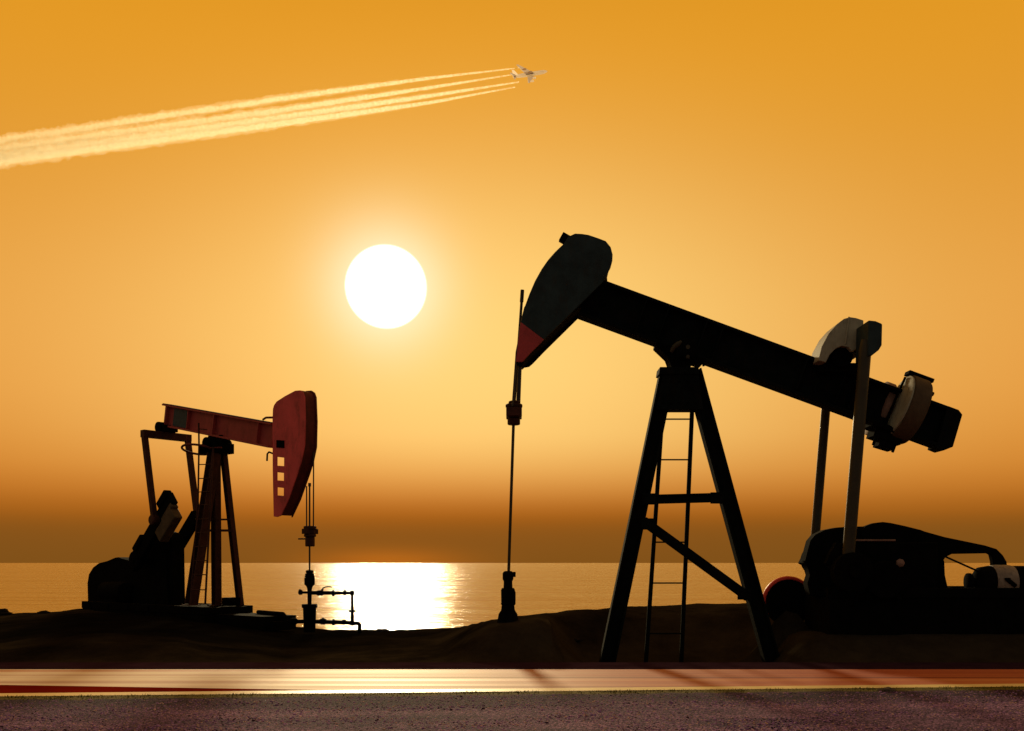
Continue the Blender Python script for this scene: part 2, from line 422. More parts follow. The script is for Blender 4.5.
# walking beam
b = MB()
w0, w1 = h.p(165,415.2), h.p(273.5,435.8)
d2 = (w1-w0).normalized(); n2 = Vector((-d2.z, 0, d2.x))
a_, c_ = h.p(200,411.2), h.p(200,433)
b.hbar(w0, w1, 23.2*k2, .34, .06, .05)
for px in (168, 192, 219, 262):
    t = (px-163.2)/(273.5-163.2); c = w0.lerp(w1, t)
    for s_ in (-1, 1): b.bar(c-n2*.33+Vector((0,s_*.09,0)), c+n2*.33+Vector((0,s_*.09,0)), .04, .13)
wb = b.build('walking_beam', M['beamred'], sm, .006)
b = MB(); c0, c1 = w0.lerp(w1, .105), w0.lerp(w1, .235)
b.bar(c0+Vector((0,-.045,0)), c1+Vector((0,-.045,0)), .62, .05); b.build('beam_plaque', M['teal'], wb)
b = MB(); c = n2*(23.2*k2/2+.012)
b.bar(w0+c+d2*.06, w1+c, .022, .345); b.build('top_flange', M['black'], wb)
b = MB(); b.box((w0.x+.12,-.18,w0.z-.3),(w0.x+.3,-.05,w0.z+.2)); 
# saddle
sad = h.p(218,447.5)
b = MB(); b.box((sad.x-.55,-.36,sad.z-.22),(sad.x+.42,.36,sad.z+.12))
b.lathe((sad.x-.05,-.5,sad.z+.12), (0,1,0), [(0,.14),(.04,.2),(.96,.2),(1,.14)], 18)
b.bar((sad.x-.35,0,sad.z+.1),(sad.x-.2,0,sad.z+.42), .3, .3); b.bar((sad.x+.3,0,sad.z+.1),(sad.x+.2,0,sad.z+.36), .25, .3)
for e in (-.4,-.2,.1,.3): b.lathe((sad.x+e,-.37,sad.z-.08), (0,-1,0), [(0,.06),(.06,.05)], 8)
b.build('saddle_bearing', M['black'], sm, .015)

# legs: two in front, one broad pair behind, all down to the skid
def leg2(a, c, w, dep, m='legred'):
    p0, p1 = h.p(*a), h.p(*c)
    bb = MB(); bb.hbar(p0, p1, w, dep, .04, .04)
    bb.box((p1.x-.25, p1.y-.22, p1.z-.03), (p1.x+.25, p1.y+.22, p1.z+.01))
    return bb.build('leg', M[m], sm, .005)
leg2((214,453,-.25), (191.2,604.5,-.85), .36, .30, 'legred')
leg2((215.5,453,-.05), (216.6,605,.2), .30, .22, 'legred')
leg2((223.5,453,.25), (240.6,608,.85), .21, .18, 'legred')
b = MB(); b.bar(h.p(207,519.5,-.25), h.p(232,519.5,.5), .06, .06); b.bar(h.p(204,530.5,-.3), h.p(233,530.5,.52), .08, .06); b.build('cross_brace', M['legred'], sm)

# ladder up the tail side
Yl = -.55
lt, lb = h.p(198.7,423,Yl), h.p(190.5,603,-1.0); rt, rb = h.p(213.2,447,Yl+.1), h.p(205.2,604,-.9)
ld = MB().bar(lt+Vector((0,0,-.2)), lt+Vector((.05,.3,-.2)), .03, .03).build('ladder', M['legred'], sm)
lrail = [h.p(198.7,423,Yl), h.p(199,444,Yl), h.p(198,505,Yl), lb]
MB().path(lrail, .03, 8).build('rail', M['legred'], ld)
MB().tube(rt, rb, .035, 8).build('rail', M['legred'], ld)
def on_l(py): 
    q = [(423,lrail[0]),(444,lrail[1]),(505,lrail[2]),(603,lrail[3])]
    for (y0, p0), (y1, p1) in zip(q, q[1:]):
        if y0 <= py <= y1: return p0.lerp(p1, (py-y0)/(y1-y0))
for py in (464.5, 478.5, 492, 505, 519.5, 533, 547, 561, 575, 590):
    MB().tube(on_l(py), rt.lerp(rb, (py-447)/(604-447)), .017, 8).build('rung', M['legred'], ld)
# safety rail round the saddle
b = MB(); ring = []
for i in range(25):
    t = 2*math.pi*i/24; c = h.p(197.5,449.5,-.45); ring.append(c+Vector((.72*math.cos(t), .40*math.sin(t), -.13*math.sin(t))))
b.path(ring, .04, 8, False); b.tube(ring[18], ring[18]+Vector((0,0,.32)), .022, 8); b.tube(ring[0], ring[0]+Vector((.4,.2,0)), .028, 8)
b.build('safety_ring', M['darkred'], sm)

# equalizer and pitman arms
ec = h.p(166.5,436)
b = MB(); b.bar((ec.x,-.95,ec.z), (ec.x,.95,ec.z), .27, .26, (0,0,1))
e2 = b.build('equalizer', M['legred'], sm, .015)
b = MB(); b.box((ec.x-.3,-.26,ec.z+.132),(ec.x+.34,.26,ec.z+.36)); b.lathe((ec.x-.05,-.36,ec.z+.30), (0,1,0), [(0,.12),(.03,.19),(.69,.19),(.72,.12)], 18)
b.build('equalizer_bearing', M['black'], e2, .015)
YQ = .86
pn = h.p(154.5,520,-YQ)
for s_ in (-1, 1):
    b = MB(); a = Vector((ec.x, s_*YQ, ec.z-.05)); c = Vector((pn.x, s_*YQ, pn.z))
    b.bar(a, c, .18, .18); b.lathe(c-Vector((0,.15,0)), (0,1,0), [(0,.15),(.03,.19),(.27,.19),(.3,.15)], 18)
    b.build('pitman_arm', M['legred'], sm, .01)
# cranks with block weights
shf = h.p(137,560,-.65)
for s_ in (-1, 1):
    b = MB(); a = Vector((pn.x, s_*.66, pn.z)); c = Vector((shf.x, s_*.66, shf.z)); dd = (c-a).normalized(); nn = Vector((-dd.z,0,dd.x))
    b.bar(a-dd*(1.15 if s_ < 0 else .3), c+dd*.35, .50, .2)
    b.lathe(c-Vector((0,.15,0)), (0,1,0), [(0,.3),(.03,.33),(.27,.33),(.3,.3)], 18)
    cr = b.build('crank', M['black'], sm, .012)
    if s_ < 0:
        b = MB(); rt_ = nn if nn.x > 0 else -nn; e = a-dd*.62
        b.bar(e+rt_*.52-dd*.32, e+rt_*.52+dd*.95, .5, .34); b.bar(e+rt_*.26-dd*.42, e+rt_*.26+dd*.4, .2, .28)
        b.build('crank_weight', M['ochre'], cr, .04)
        b = MB(); b.bar(e-rt_*.30-dd*.45, e-rt_*.30+dd*.25, .3, .3); b.build('crank_weight', M['black'], cr, .04)
        b = MB(); b.bar(e-rt_*.26+dd*1.75, e-rt_*.26+dd*2.5, .26, .3); b.build('crank_weight', M['black'], cr, .04)
# gear reducer between them
b = MB()
b.plate(h.poly([(162,606),(160,542),(162,537),(166,533),(170.5,531.5),(175,533),(178,536.5),(179.5,541),(180.5,606)], .1), -.22, .3)
b.tube((shf.x,-.85,shf.z),(shf.x,.85,shf.z), .14)
b.plate(h.poly([(140,606),(142,560),(150,540),(160,536),(172,540),(176,606)], 0), -.3, .3)
b.build('gear_reducer', M['black'], sm, .03)
b = MB()
dome = [(92,603),(91.5,583),(93,574),(97,567.5),(103,563),(111,561),(116,558.8),(119,557.6),(122,557.2),(126,558.8),(131,560),(138,563),(146,569),(152,580),(154,603)]
b.plate(h.poly(dome, 0), -.18, .3)
b.build('belt_guard', M['black'], sm, .06)
b = MB(); c = h.p(118,592,-.5); b.lathe(c-Vector((.9,0,0)), (1,0,0), [(0,.2),(.06,.38),(1.3,.4),(1.5,.36),(1.56,.2)], 22); b.box((c.x-.7,c.y-.3,c.z-.5),(c.x+.4,c.y+.3,c.z-.25)); b.build('motor', M['black'], sm)
# skid
q0 = h.p(81.5,600.5,-.95); q1 = h.p(253,606,.95)
zt = (q0.z+q1.z)/2
b = MB(); b.box((q0.x,-.95,zt-.26),(q1.x,-.8,zt)); b.box((q0.x,.8,zt-.26),(q1.x,.95,zt)); b.box((q0.x+.02,-.799,zt-.24),(q1.x-.02,.799,zt-.03))
b.box((q0.x+.02,-.93,zt-1.1),(q1.x-.03,.93,zt-.262))
for e in (.6, 2.0, 3.4, 4.8): b.box((q0.x+e,-.99,zt-.22),(q0.x+e+.05,-.951,zt-.02))
c = h.p(231,604,.3); b.box((c.x-.25,c.y-.2,zt),(c.x+.2,c.y+.25,zt+.28)); b.lathe((c.x+.22,c.y,zt+.12),(1,0,0),[(0,.1),(.1,.1)],10)
b.build('skid', M['black'], sm, .012)
b = MB(); c = h.p(258,612,.4); e = h.p(283,614,.1)
b.box((c.x-.9,-.6,c.z-.5),(e.x-.1,.7,c.z-.06)); b.path([c, e, e+Vector((.12,0,-.08)), e+Vector((.14,0,-.4))], .07, 10); b.box((e.x-.05,-.4,e.z-.5),(e.x+.22,.25,e.z-.22))
b.build('skid_extension', M['black'], sm, .012)

# bridle, rod
b = MB()
xc = [h.p(306.6,486,-.14), h.p(306.6,529,-.14)]; xf = [h.p(313.6,452,.14), h.p(313.4,529,.14)]
b.path(xc, .021, 8); b.path(xf, .021, 8)
b.build('bridle_cable', M['cable'], sm)
mid = h.p(310,530); 
b = MB(); t = h.p(309.6,483); b.tube(t, (t.x,t.y,h.p(309.6,486.5).z), .045, 8); b.tube((t.x,t.y,h.p(309.6,486.5).z), h.p(309.6,572), .027, 8)
b.build('polished_rod', M['cable'], sm)
b = MB()
for r0, ya, yb in ((.2,526,529.5),(.17,529.5,534),(.19,534,537),(.15,537,546.5)):
    lo_, hi_ = h.p(310,yb), h.p(310,ya); b.lathe(lo_, (0,0,1), [(0,r0*.88),(.02,r0),(hi_.z-lo_.z-.02,r0),(hi_.z-lo_.z,r0*.9)], 14)
lo_ = h.p(310,534); b.box((lo_.x-.13,-.22,lo_.z),(lo_.x+.13,.22,lo_.z+.16)); b.tube(lo_+Vector((-.1,-.1,-.15)), lo_+Vector((-.32,-.2,-.15)), .025, 8)
b.build('carrier_bar', M['legred'], sm, .008)

# wellhead with its pipe loop
rod = h.O + Matrix.Rotation(h.a, 3, 'Z') @ h.p(309.6,572)
dw = rod.y; kk = dw/F
def wp(px, py, dy=0): return Vector(((px-309.6)*kk, dy, (632-py)*kk))
base = Vector((rod.x, rod.y, EYE-(632-HY)*kk))
w2 = thing('wellhead', 'black wellhead with a rectangular loop of valved pipe, left of the sun glitter', 'wellhead', base, 0, 'wellheads under the pump rods')
b = MB()
prof = [(632,6),(624,5.9),(622,6.2),(608,6.6),(607.5,7.8),(604.2,7.8),(604,6)]
b.lathe((0,0,0), (0,0,1), [((632-y)*kk, r*kk) for y, r in prof], 20); b.build('casing', M['black'], w2)
b = MB(); prof = [(604,2),(590,2.2),(588,2.6),(586,3.4),(584.5,5.2),(578,5.3),(577,4.6),(576,5.2),(575,4.2),(574,4.9),(573.2,3.2),(571.8,4),(570.5,3.6),(570,2)]
b.lathe((0,0,0), (0,0,1), [((632-y)*kk, r*kk) for y, r in prof], 20); b.build('stuffing_box', M['black'], w2)
def coupling(bb, px, py, r, L, ax=(1,0,0)):
    c = wp(px, py); a = Vector(ax); r *= 1.25; bb.lathe(c-a*L*kk/2, ax, [(0,r*.7*kk),(L*.2*kk,r*kk),(L*.8*kk,r*kk),(L*kk,r*.7*kk)], 12)
b = MB(); b.path([wp(300,592.5), wp(312,592.5)], 1.2*kk, 10); coupling(b, 300.5, 592.3, 2, 4); b.lathe(wp(300,590.2), (0,0,1), [(0,.6*kk),(.5*kk,1.3*kk),(1*kk,.6*kk)], 10)
b.path([wp(310,592.8), wp(352.2,593), wp(352.2,624)], 1.95*kk, 12)
coupling(b, 320, 593, 2.2, 7); coupling(b, 333.4, 593.2, 2.5, 3); coupling(b, 345, 592.6, 2.1, 3.5); coupling(b, 352.2, 593, 2.2, 4); coupling(b, 352.2, 611, 2.8, 2.4, (0,0,1))
b.lathe(wp(322,591), (.3,0,1), [(0,1.1*kk),(2.2*kk,1.1*kk)], 10)
b.path([wp(322.5,588.5), wp(325,587), wp(328,586.6), wp(332,587)], .6*kk, 8)
b.build('upper_pipe', M['black'], w2)
b = MB(); b.path([wp(293,621.5), wp(310,621.5), wp(340,622.3), wp(352,623.2), wp(358,623.2), wp(359.6,624.6), wp(359.6,634)], 2.0*kk, 12)
coupling(b, 294, 621.3, 2.7, 6.5); coupling(b, 323, 621.5, 2.4, 6.5); coupling(b, 333.5, 622.2, 2.6, 3); coupling(b, 344, 622.2, 2.2, 4); coupling(b, 352.2, 623, 2.3, 4.5)
b.lathe(wp(323,620.5), (0,0,1), [(0,1.6*kk),(2*kk,.9*kk),(2.8*kk,.9*kk)], 10); b.lathe(wp(344,621), (0,0,1), [(0,1.2*kk),(1.4*kk,1*kk)], 10)
b.build('lower_pipe', M['black'], w2)

# ------------------------------------------------------------------ terrain
def lerp1(x, xs, ys): return float(np.interp(x, xs, ys))
PX = [-900,-200,0,30,60,80,180,285,310,330,400,440,450,480,500,520,560,600,640,740,800,1300,2000]
PC = [ 612,612,615,613,611,609,612,626,629,631,630.6,630,629,623.5,619.5,617.5,612,608.5,606.5,603.5,601,600,600]
def depth_crest(px): return lerp1(px, [-200,60,200,285,330,440,490,560,640,1000], [39,38,38,35,32,31,24.2,25,28.5,29])
def terrain(x, y):
    if y < 20.9: return 0.0
    px = 512+F*x/y
    pc = lerp1(px, PX, PC); D = depth_crest(px); zc = EYE-(pc-HY)/F*D
    if y > D: 
        z = zc-.02*(y-D)-.035*(y-D)**1.6
    else:
        t = min(1, max(0, (y-20.9)/(min(D, 22.5)-20.9))); f = t*t*(3-2*t)
        zb = zc*f                                               # gentle rise
        t2 = min(1, max(0, (y-20.9)/max(.1, D-20.9))); zb = zb if px < 560 else zc*(t2*t2*(3-2*t2))
        z = zb
    # levelled pad round the tall A-frame and a raised footing under the gear skid
    wpad = lerp1(px, [545,585,775,800], [0,1,1,0]); wd = lerp1(y, [20.9,21.4,24.0,26.0], [0,1,1,0])
    z = z*(1-wpad*wd)+(-.3)*wpad*wd
    wf = lerp1(x, [6.0,6.6,40], [0,1,1]); wd = lerp1(y, [20.95,21.85,24.8,26.5], [0,1,1,0])
    z = z*(1-wf*wd)+.52*wf*wd
    hp = math.exp(-((x-6.55)/.75)**2-((y-23.62)/.30)**2)
    if hp > .02: z = max(z, 1.5*hp-.38)
    far = min(1, max(0, (y-20.9)/1.5))
    z += far*(.05*mnoise.noise((x*.7, y*.7, 1.3))+.035*mnoise.noise((x*2.1, y*2.1, 4))+.02*mnoise.noise((x*6, y*6, 9)))
    return max(z, -5)
xs = np.concatenate([np.linspace(-150,-32,40), np.arange(-31.6,31.7,.28), np.linspace(32,150,40)])
ys = np.concatenate([np.linspace(-40,14,10), np.arange(15,20.8,1.0), np.arange(20.9,50,.22), np.linspace(50.5,80,14)])
vs = [(float(x), float(y), terrain(float(x), float(y))) for y in ys for x in xs]
nx = len(xs)
fs = [[j*nx+i, j*nx+i+1, (j+1)*nx+i+1, (j+1)*nx+i] for j in range(len(ys)-1) for i in range(nx-1)]
soil = bpy.data.materials.new('oily_dark_soil'); n, l = nodes_of(soil); p = n['Principled BSDF']
tc = n.new('ShaderNodeTexCoord'); nz = n.new('ShaderNodeTexNoise'); nz.inputs['Scale'].default_value = .35; nz.inputs['Detail'].default_value = 9; nz.inputs['Roughness'].default_value = .7
l.new(tc.outputs['Object'], nz.inputs['Vector']); rm = n.new('ShaderNodeValToRGB')
rm.color_ramp.elements[0].position = .35; rm.color_ramp.elements[0].color = (.008,.006,.004,1); rm.color_ramp.elements[1].position = .7; rm.color_ramp.elements[1].color = (.042,.031,.018,1)
l.new(nz.outputs['Fac'], rm.inputs['Fac']); p.inputs['Roughness'].default_value = 1
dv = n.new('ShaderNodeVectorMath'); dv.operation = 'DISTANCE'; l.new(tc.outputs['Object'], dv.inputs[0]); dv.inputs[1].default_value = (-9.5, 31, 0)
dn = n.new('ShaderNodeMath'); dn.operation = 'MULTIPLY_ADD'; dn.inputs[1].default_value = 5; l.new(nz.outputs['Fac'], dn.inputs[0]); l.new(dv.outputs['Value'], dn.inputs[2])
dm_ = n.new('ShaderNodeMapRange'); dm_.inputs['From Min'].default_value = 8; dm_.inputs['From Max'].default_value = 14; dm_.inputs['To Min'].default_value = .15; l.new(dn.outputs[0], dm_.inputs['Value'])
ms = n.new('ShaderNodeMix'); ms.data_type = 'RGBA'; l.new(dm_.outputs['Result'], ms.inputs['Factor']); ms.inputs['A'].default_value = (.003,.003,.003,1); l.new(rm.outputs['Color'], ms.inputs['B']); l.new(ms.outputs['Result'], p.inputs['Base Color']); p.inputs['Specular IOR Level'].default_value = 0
bn = n.new('ShaderNodeTexNoise'); bn.inputs['Scale'].default_value = 9; bn.inputs['Detail'].default_value = 8; l.new(tc.outputs['Object'], bn.inputs['Vector'])
bu = n.new('ShaderNodeBump'); bu.inputs['Distance'].default_value = .05; bu.inputs['Strength'].default_value = .5; l.new(bn.outputs['Fac'], bu.inputs['Height']); l.new(bu.outputs['Normal'], p.inputs['Normal'])
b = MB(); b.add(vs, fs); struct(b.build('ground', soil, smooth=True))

# ------------------------------------------------------------------ road, shoulder, edge line, verge
def strip(name, pts, m, z, kind=True):
    b = MB(); b.add([(x, y, z) for x, y in pts], [list(range(len(pts)))]); o = b.build(name, m, smooth=False); return struct(o)
def yl(x): return 15.62+(x+8)*.075            # the near edge runs slightly askew
XR = 40
def road_mat():
    m = bpy.data.materials.new('wet_streaked_road'); n, l = nodes_of(m); p = n['Principled BSDF']
    tc = n.new('ShaderNodeTexCoord'); mp = n.new('ShaderNodeMapping'); mp.inputs['Scale'].default_value = (.010, 1.5, 1); l.new(tc.outputs['Object'], mp.inputs['Vector'])
    a = n.new('ShaderNodeTexNoise'); a.inputs['Scale'].default_value = 1.3; a.inputs['Detail'].default_value = 6; a.inputs['Roughness'].default_value = .62; l.new(mp.outputs['Vector'], a.inputs['Vector'])
    r = n.new('ShaderNodeValToRGB'); cr = r.color_ramp
    cr.elements[0].position = .34; cr.elements[0].color = (.14,.016,.005,1); cr.elements[1].position = .66; cr.elements[1].color = (.62,.24,.09,1)
    e = cr.elements.new(.46); e.color = (.38,.058,.017,1); e = cr.elements.new(.55); e.color = (.54,.13,.042,1)
    l.new(a.outputs['Fac'], r.inputs['Fac'])
    # sun glare painted as pale streaks over the red clay, strongest to the left
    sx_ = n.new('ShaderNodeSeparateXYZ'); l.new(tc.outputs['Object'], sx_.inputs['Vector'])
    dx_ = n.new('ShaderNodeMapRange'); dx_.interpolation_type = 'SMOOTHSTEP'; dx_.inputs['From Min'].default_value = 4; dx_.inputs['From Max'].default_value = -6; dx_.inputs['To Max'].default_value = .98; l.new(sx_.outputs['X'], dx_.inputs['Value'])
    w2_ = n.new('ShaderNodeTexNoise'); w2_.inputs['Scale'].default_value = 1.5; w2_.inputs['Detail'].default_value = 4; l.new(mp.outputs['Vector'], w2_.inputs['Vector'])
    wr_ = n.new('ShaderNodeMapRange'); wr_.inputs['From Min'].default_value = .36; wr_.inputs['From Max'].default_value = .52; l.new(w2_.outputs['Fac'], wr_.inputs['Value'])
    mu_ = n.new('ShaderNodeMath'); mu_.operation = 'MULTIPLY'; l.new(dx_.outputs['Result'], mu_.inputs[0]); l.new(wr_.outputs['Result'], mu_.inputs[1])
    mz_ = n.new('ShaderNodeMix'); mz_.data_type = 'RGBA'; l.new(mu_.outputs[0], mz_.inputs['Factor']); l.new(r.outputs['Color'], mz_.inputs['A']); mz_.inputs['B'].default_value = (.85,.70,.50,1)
    l.new(mz_.outputs['Result'], p.inputs['Base Color'])
    q = n.new('ShaderNodeMapRange'); q.inputs['From Min'].default_value = .3; q.inputs['From Max'].default_value = .7; q.inputs['To Min'].default_value = .8; q.inputs['To Max'].default_value = .5
    l.new(a.outputs['Fac'], q.inputs['Value']); l.new(q.outputs['Result'], p.inputs['Roughness'])
    p.inputs['Specular IOR Level'].default_value = .5
    return m
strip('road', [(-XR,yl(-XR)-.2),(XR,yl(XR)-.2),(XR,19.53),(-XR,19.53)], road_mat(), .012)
sh_m = mat('dark_plum_asphalt', (.032,.015,.023), .95, .0, var=.3, scale=2, bump=.3)
strip('road_shoulder', [(-XR,19.53),(XR,19.53),(XR,20.95),(-XR,20.95)], sh_m, .008)
red_m = mat('wet_red_clay_lane', (.20,.012,.003), .9, .0, var=.25, scale=.8, bump=.1)
strip('red_lane', [(-30,yl(-30)),(0,yl(0)+.05),(-3.2,16.32),(-8.75,17.0),(-30,19.3)], red_m, .018)
ln_m = mat('yellow_edge_line_paint', (.86,.70,.30), .45, .5, var=.06, scale=6, bump=.05)
strip('edge_line', [(-XR,yl(-XR)-.14),(XR,yl(XR)-.14),(XR,yl(XR)+.24),(-XR,yl(-XR)+.24)], ln_m, .024)

grv = bpy.data.materials.new('purple_gravel'); n, l = nodes_of(grv); p = n['Principled BSDF']
tc = n.new('ShaderNodeTexCoord')
vo = n.new('ShaderNodeTexVoronoi'); vo.inputs['Scale'].default_value = 42; l.new(tc.outputs['Object'], vo.inputs['Vector'])
hsv = n.new('ShaderNodeSeparateColor'); l.new(vo.outputs['Color'], hsv.inputs['Color'])
r = n.new('ShaderNodeValToRGB'); r.color_ramp.elements[0].color = (.028,.014,.040,1); r.color_ramp.elements[1].color = (.48,.28,.50,1); e = r.color_ramp.elements.new(.6); e.color = (.12,.058,.155,1)
l.new(hsv.outputs['Red'], r.inputs['Fac'])
nz = n.new('ShaderNodeTexNoise'); nz.inputs['Scale'].default_value = .9; nz.inputs['Detail'].default_value = 6
mp = n.new('ShaderNodeMapping'); mp.inputs['Scale'].default_value = (.35,1.5,1); l.new(tc.outputs['Object'], mp.inputs['Vector']); l.new(mp.outputs['Vector'], nz.inputs['Vector'])
r2 = n.new('ShaderNodeValToRGB'); r2.color_ramp.elements[0].position = .35; r2.color_ramp.elements[0].color = (.45,.4,.5,1); r2.color_ramp.elements[1].position = .65; r2.color_ramp.elements[1].color = (1.1,1,1,1)
l.new(nz.outputs['Fac'], r2.inputs['Fac']); mx = n.new('ShaderNodeMix'); mx.data_type = 'RGBA'; mx.blend_type = 'MULTIPLY'; mx.inputs['Factor'].default_value = 1
l.new(r.outputs['Color'], mx.inputs['A']); l.new(r2.outputs['Color'], mx.inputs['B'])
# moss and silt along the road's edge
sp = n.new('ShaderNodeSeparateXYZ'); l.new(tc.outputs['Object'], sp.inputs['Vector'])
m1 = n.new('ShaderNodeMath'); m1.operation = 'MULTIPLY_ADD'; m1.inputs[1].default_value = -.075; l.new(sp.outputs['X'], m1.inputs[0]); l.new(sp.outputs['Y'], m1.inputs[2])
nz2 = n.new('ShaderNodeTexNoise'); nz2.inputs['Scale'].default_value = 3; nz2.inputs['Detail'].default_value = 6; l.new(tc.outputs['Object'], nz2.inputs['Vector'])
m2 = n.new('ShaderNodeMath'); m2.operation = 'MULTIPLY_ADD'; m2.inputs[1].default_value = .5; l.new(nz2.outputs['Fac'], m2.inputs[0]); l.new(m1.outputs[0], m2.inputs[2])
mr = n.new('ShaderNodeMapRange'); mr.inputs['From Min'].default_value = 15.86; mr.inputs['From Max'].default_value = 16.02; l.new(m2.outputs[0], mr.inputs['Value'])
mx2 = n.new('ShaderNodeMix'); mx2.data_type = 'RGBA'; l.new(mr.outputs['Result'], mx2.inputs['Factor']); mx2.inputs['B'].default_value = (.15,.125,.022,1)
db = n.new('ShaderNodeValToRGB'); dbr = n.new('ShaderNodeMapRange'); dbr.inputs['From Min'].default_value = 14.2; dbr.inputs['From Max'].default_value = 16.2; l.new(m2.outputs[0], dbr.inputs['Value']); l.new(dbr.outputs['Result'], db.inputs['Fac'])
db.color_ramp.elements[0].position = .15; db.color_ramp.elements[0].color = (1,1,1,1); db.color_ramp.elements[1].position = .5; db.color_ramp.elements[1].color = (.34,.28,.36,1)
md = n.new('ShaderNodeMix'); md.data_type = 'RGBA'; md.blend_type = 'MULTIPLY'; md.inputs['Factor'].default_value = 1; l.new(mx.outputs['Result'], md.inputs['A']); l.new(db.outputs['Color'], md.inputs['B']); l.new(md.outputs['Result'], mx2.inputs['A'])
l.new(mx2.outputs['Result'], p.inputs['Base Color']); p.inputs['Roughness'].default_value = .9; p.inputs['Specular IOR Level'].default_value = .1
bu = n.new('ShaderNodeBump'); bu.inputs['Distance'].default_value = .03; bu.inputs['Strength'].default_value = .8; l.new(vo.outputs['Distance'], bu.inputs['Height']); bu.invert = True
l.new(bu.outputs['Normal'], p.inputs['Normal'])
# the verge: a sheet with slight unevenness
b = MB(); vx = np.linspace(-XR, XR, 481); rows = [0,.06,.2,.5,.9,1.4,2,3,5,9,16,40]
for j, dd in enumerate(rows):
    for x in vx:
        y = yl(x)-.13-dd+(.05*mnoise.noise((x*1.7,0,3))+.03*mnoise.noise((x*6,0,8)) if j < 3 else 0)
        z = .0 if j == 0 else .02+.012*mnoise.noise((x*.8, y*1.2, 5))
        b.v.append((float(x), float(y), float(z+.004)))
nv = len(vx)
b.f = [[(j+1)*nv+i, (j+1)*nv+i+1, j*nv+i+1, j*nv+i] for j in range(len(rows)-1) for i in range(nv-1)]; b.mi = [0]*len(b.f)
struct(b.build('verge', grv))

# loose stones on the verge (uncountable): one object
def ico(seed):
    rr = random.Random(seed); t = (1+5**.5)/2
    v = [(-1,t,0),(1,t,0),(-1,-t,0),(1,-t,0),(0,-1,t),(0,1,t),(0,-1,-t),(0,1,-t),(t,0,-1),(t,0,1),(-t,0,-1),(-t,0,1)]
    f = [(0,11,5),(0,5,1),(0,1,7),(0,7,10),(0,10,11),(1,5,9),(5,11,4),(11,10,2),(10,7,6),(7,1,8),(3,9,4),(3,4,2),(3,2,6),(3,6,8),(3,8,9),(4,9,5),(2,4,11),(6,2,10),(8,6,7),(9,8,1)]
    return np.array([[c*rr.uniform(.75,1.2)/1.9 for c in q] for q in v]), np.array(f)
rng = np.random.default_rng(3); NS = 26000
X = rng.uniform(-10.5, 10.5, NS); dd = (.5+4.2*rng.random(NS)**.85)**1.0; Yv = 15.62+(X+8)*.075-.13-dd
rad = rng.uniform(.007, .0155, NS)*np.where(rng.random(NS) < .02, 1.7, 1)
V = []; Fc = []; MI = []
protos = [ico(i) for i in range(6)]
for i in range(NS):
    pv, pf = protos[i % 6]; a = rng.uniform(0, 6.28); c, s = math.cos(a), math.sin(a)
    q = pv*rad[i]*np.array([1.2,.9,.7]); q = np.stack([q[:,0]*c-q[:,1]*s, q[:,0]*s+q[:,1]*c, q[:,2]], 1)+np.array([X[i], Yv[i], .02+.012*mnoise.noise((X[i]*.8, Yv[i]*1.2, 5))+rad[i]*.2])
    V.append(q); Fc.append(pf+12*i); MI.append(np.full(20, int(rng.choice(4, p=[.38,.30,.17,.15]))))
V = np.concatenate(V); Fc = np.concatenate(Fc); MI = np.concatenate(MI)
me = bpy.data.meshes.new('gravel'); me.vertices.add(len(V)); me.vertices.foreach_set('co', V.ravel()); me.loops.add(len(Fc)*3); me.loops.foreach_set('vertex_index', Fc.ravel().astype(np.int32))
me.polygons.add(len(Fc)); me.polygons.foreach_set('loop_start', np.arange(0, len(Fc)*3, 3, dtype=np.int32)); me.update(calc_edges=True)
for nm, c in (('plum_stone',(.23,.115,.28)),('mauve_stone',(.44,.24,.46)),('dark_stone',(.04,.016,.038)),('buff_stone',(.62,.38,.28))):
    me.materials.append(mat(nm, c, .9, .1, var=.3, bump=0))
me.polygons.foreach_set('material_index', MI.astype(np.int32))
o = bpy.data.objects.new('gravel', me); COL.objects.link(o); struct(o, 'stuff'); tag(o, 'loose purple brown gravel scattered over the roadside verge', 'gravel')

# short dry grass along the edge of the verge
b = MB(); rg = random.Random(5)
for i in range(5200):
    x = rg.uniform(-10.5, 10.5); y = yl(x)-.17-abs(rg.gauss(0,.2)); hh = rg.uniform(.012,.034)*(1.25 if mnoise.noise((x*2,0,0)) > .1 else .8); a = rg.uniform(0,6.28); w = .006
    dx, dy = math.cos(a)*w, math.sin(a)*w; lx, ly = rg.gauss(0,.02), rg.gauss(0,.02)
    b.add([(x-dx,y-dy,.02),(x+dx,y+dy,.01),(x+dx*.6+lx*.5,y+dy*.6+ly*.5,.02+hh*.6),(x-dx*.6+lx*.5,y-dy*.6+ly*.5,.02+hh*.6),(x+lx,y+ly,.02+hh)], [(0,1,2,3),(3,2,4)])
gm = mat('dry_olive_grass', (.11,.105,.022), .8, .1, var=.4, scale=4, bump=0)
o = b.build('grass', gm, smooth=False); struct(o, 'stuff'); tag(o, 'short olive grass fringe along the yellow road edge', 'grass')

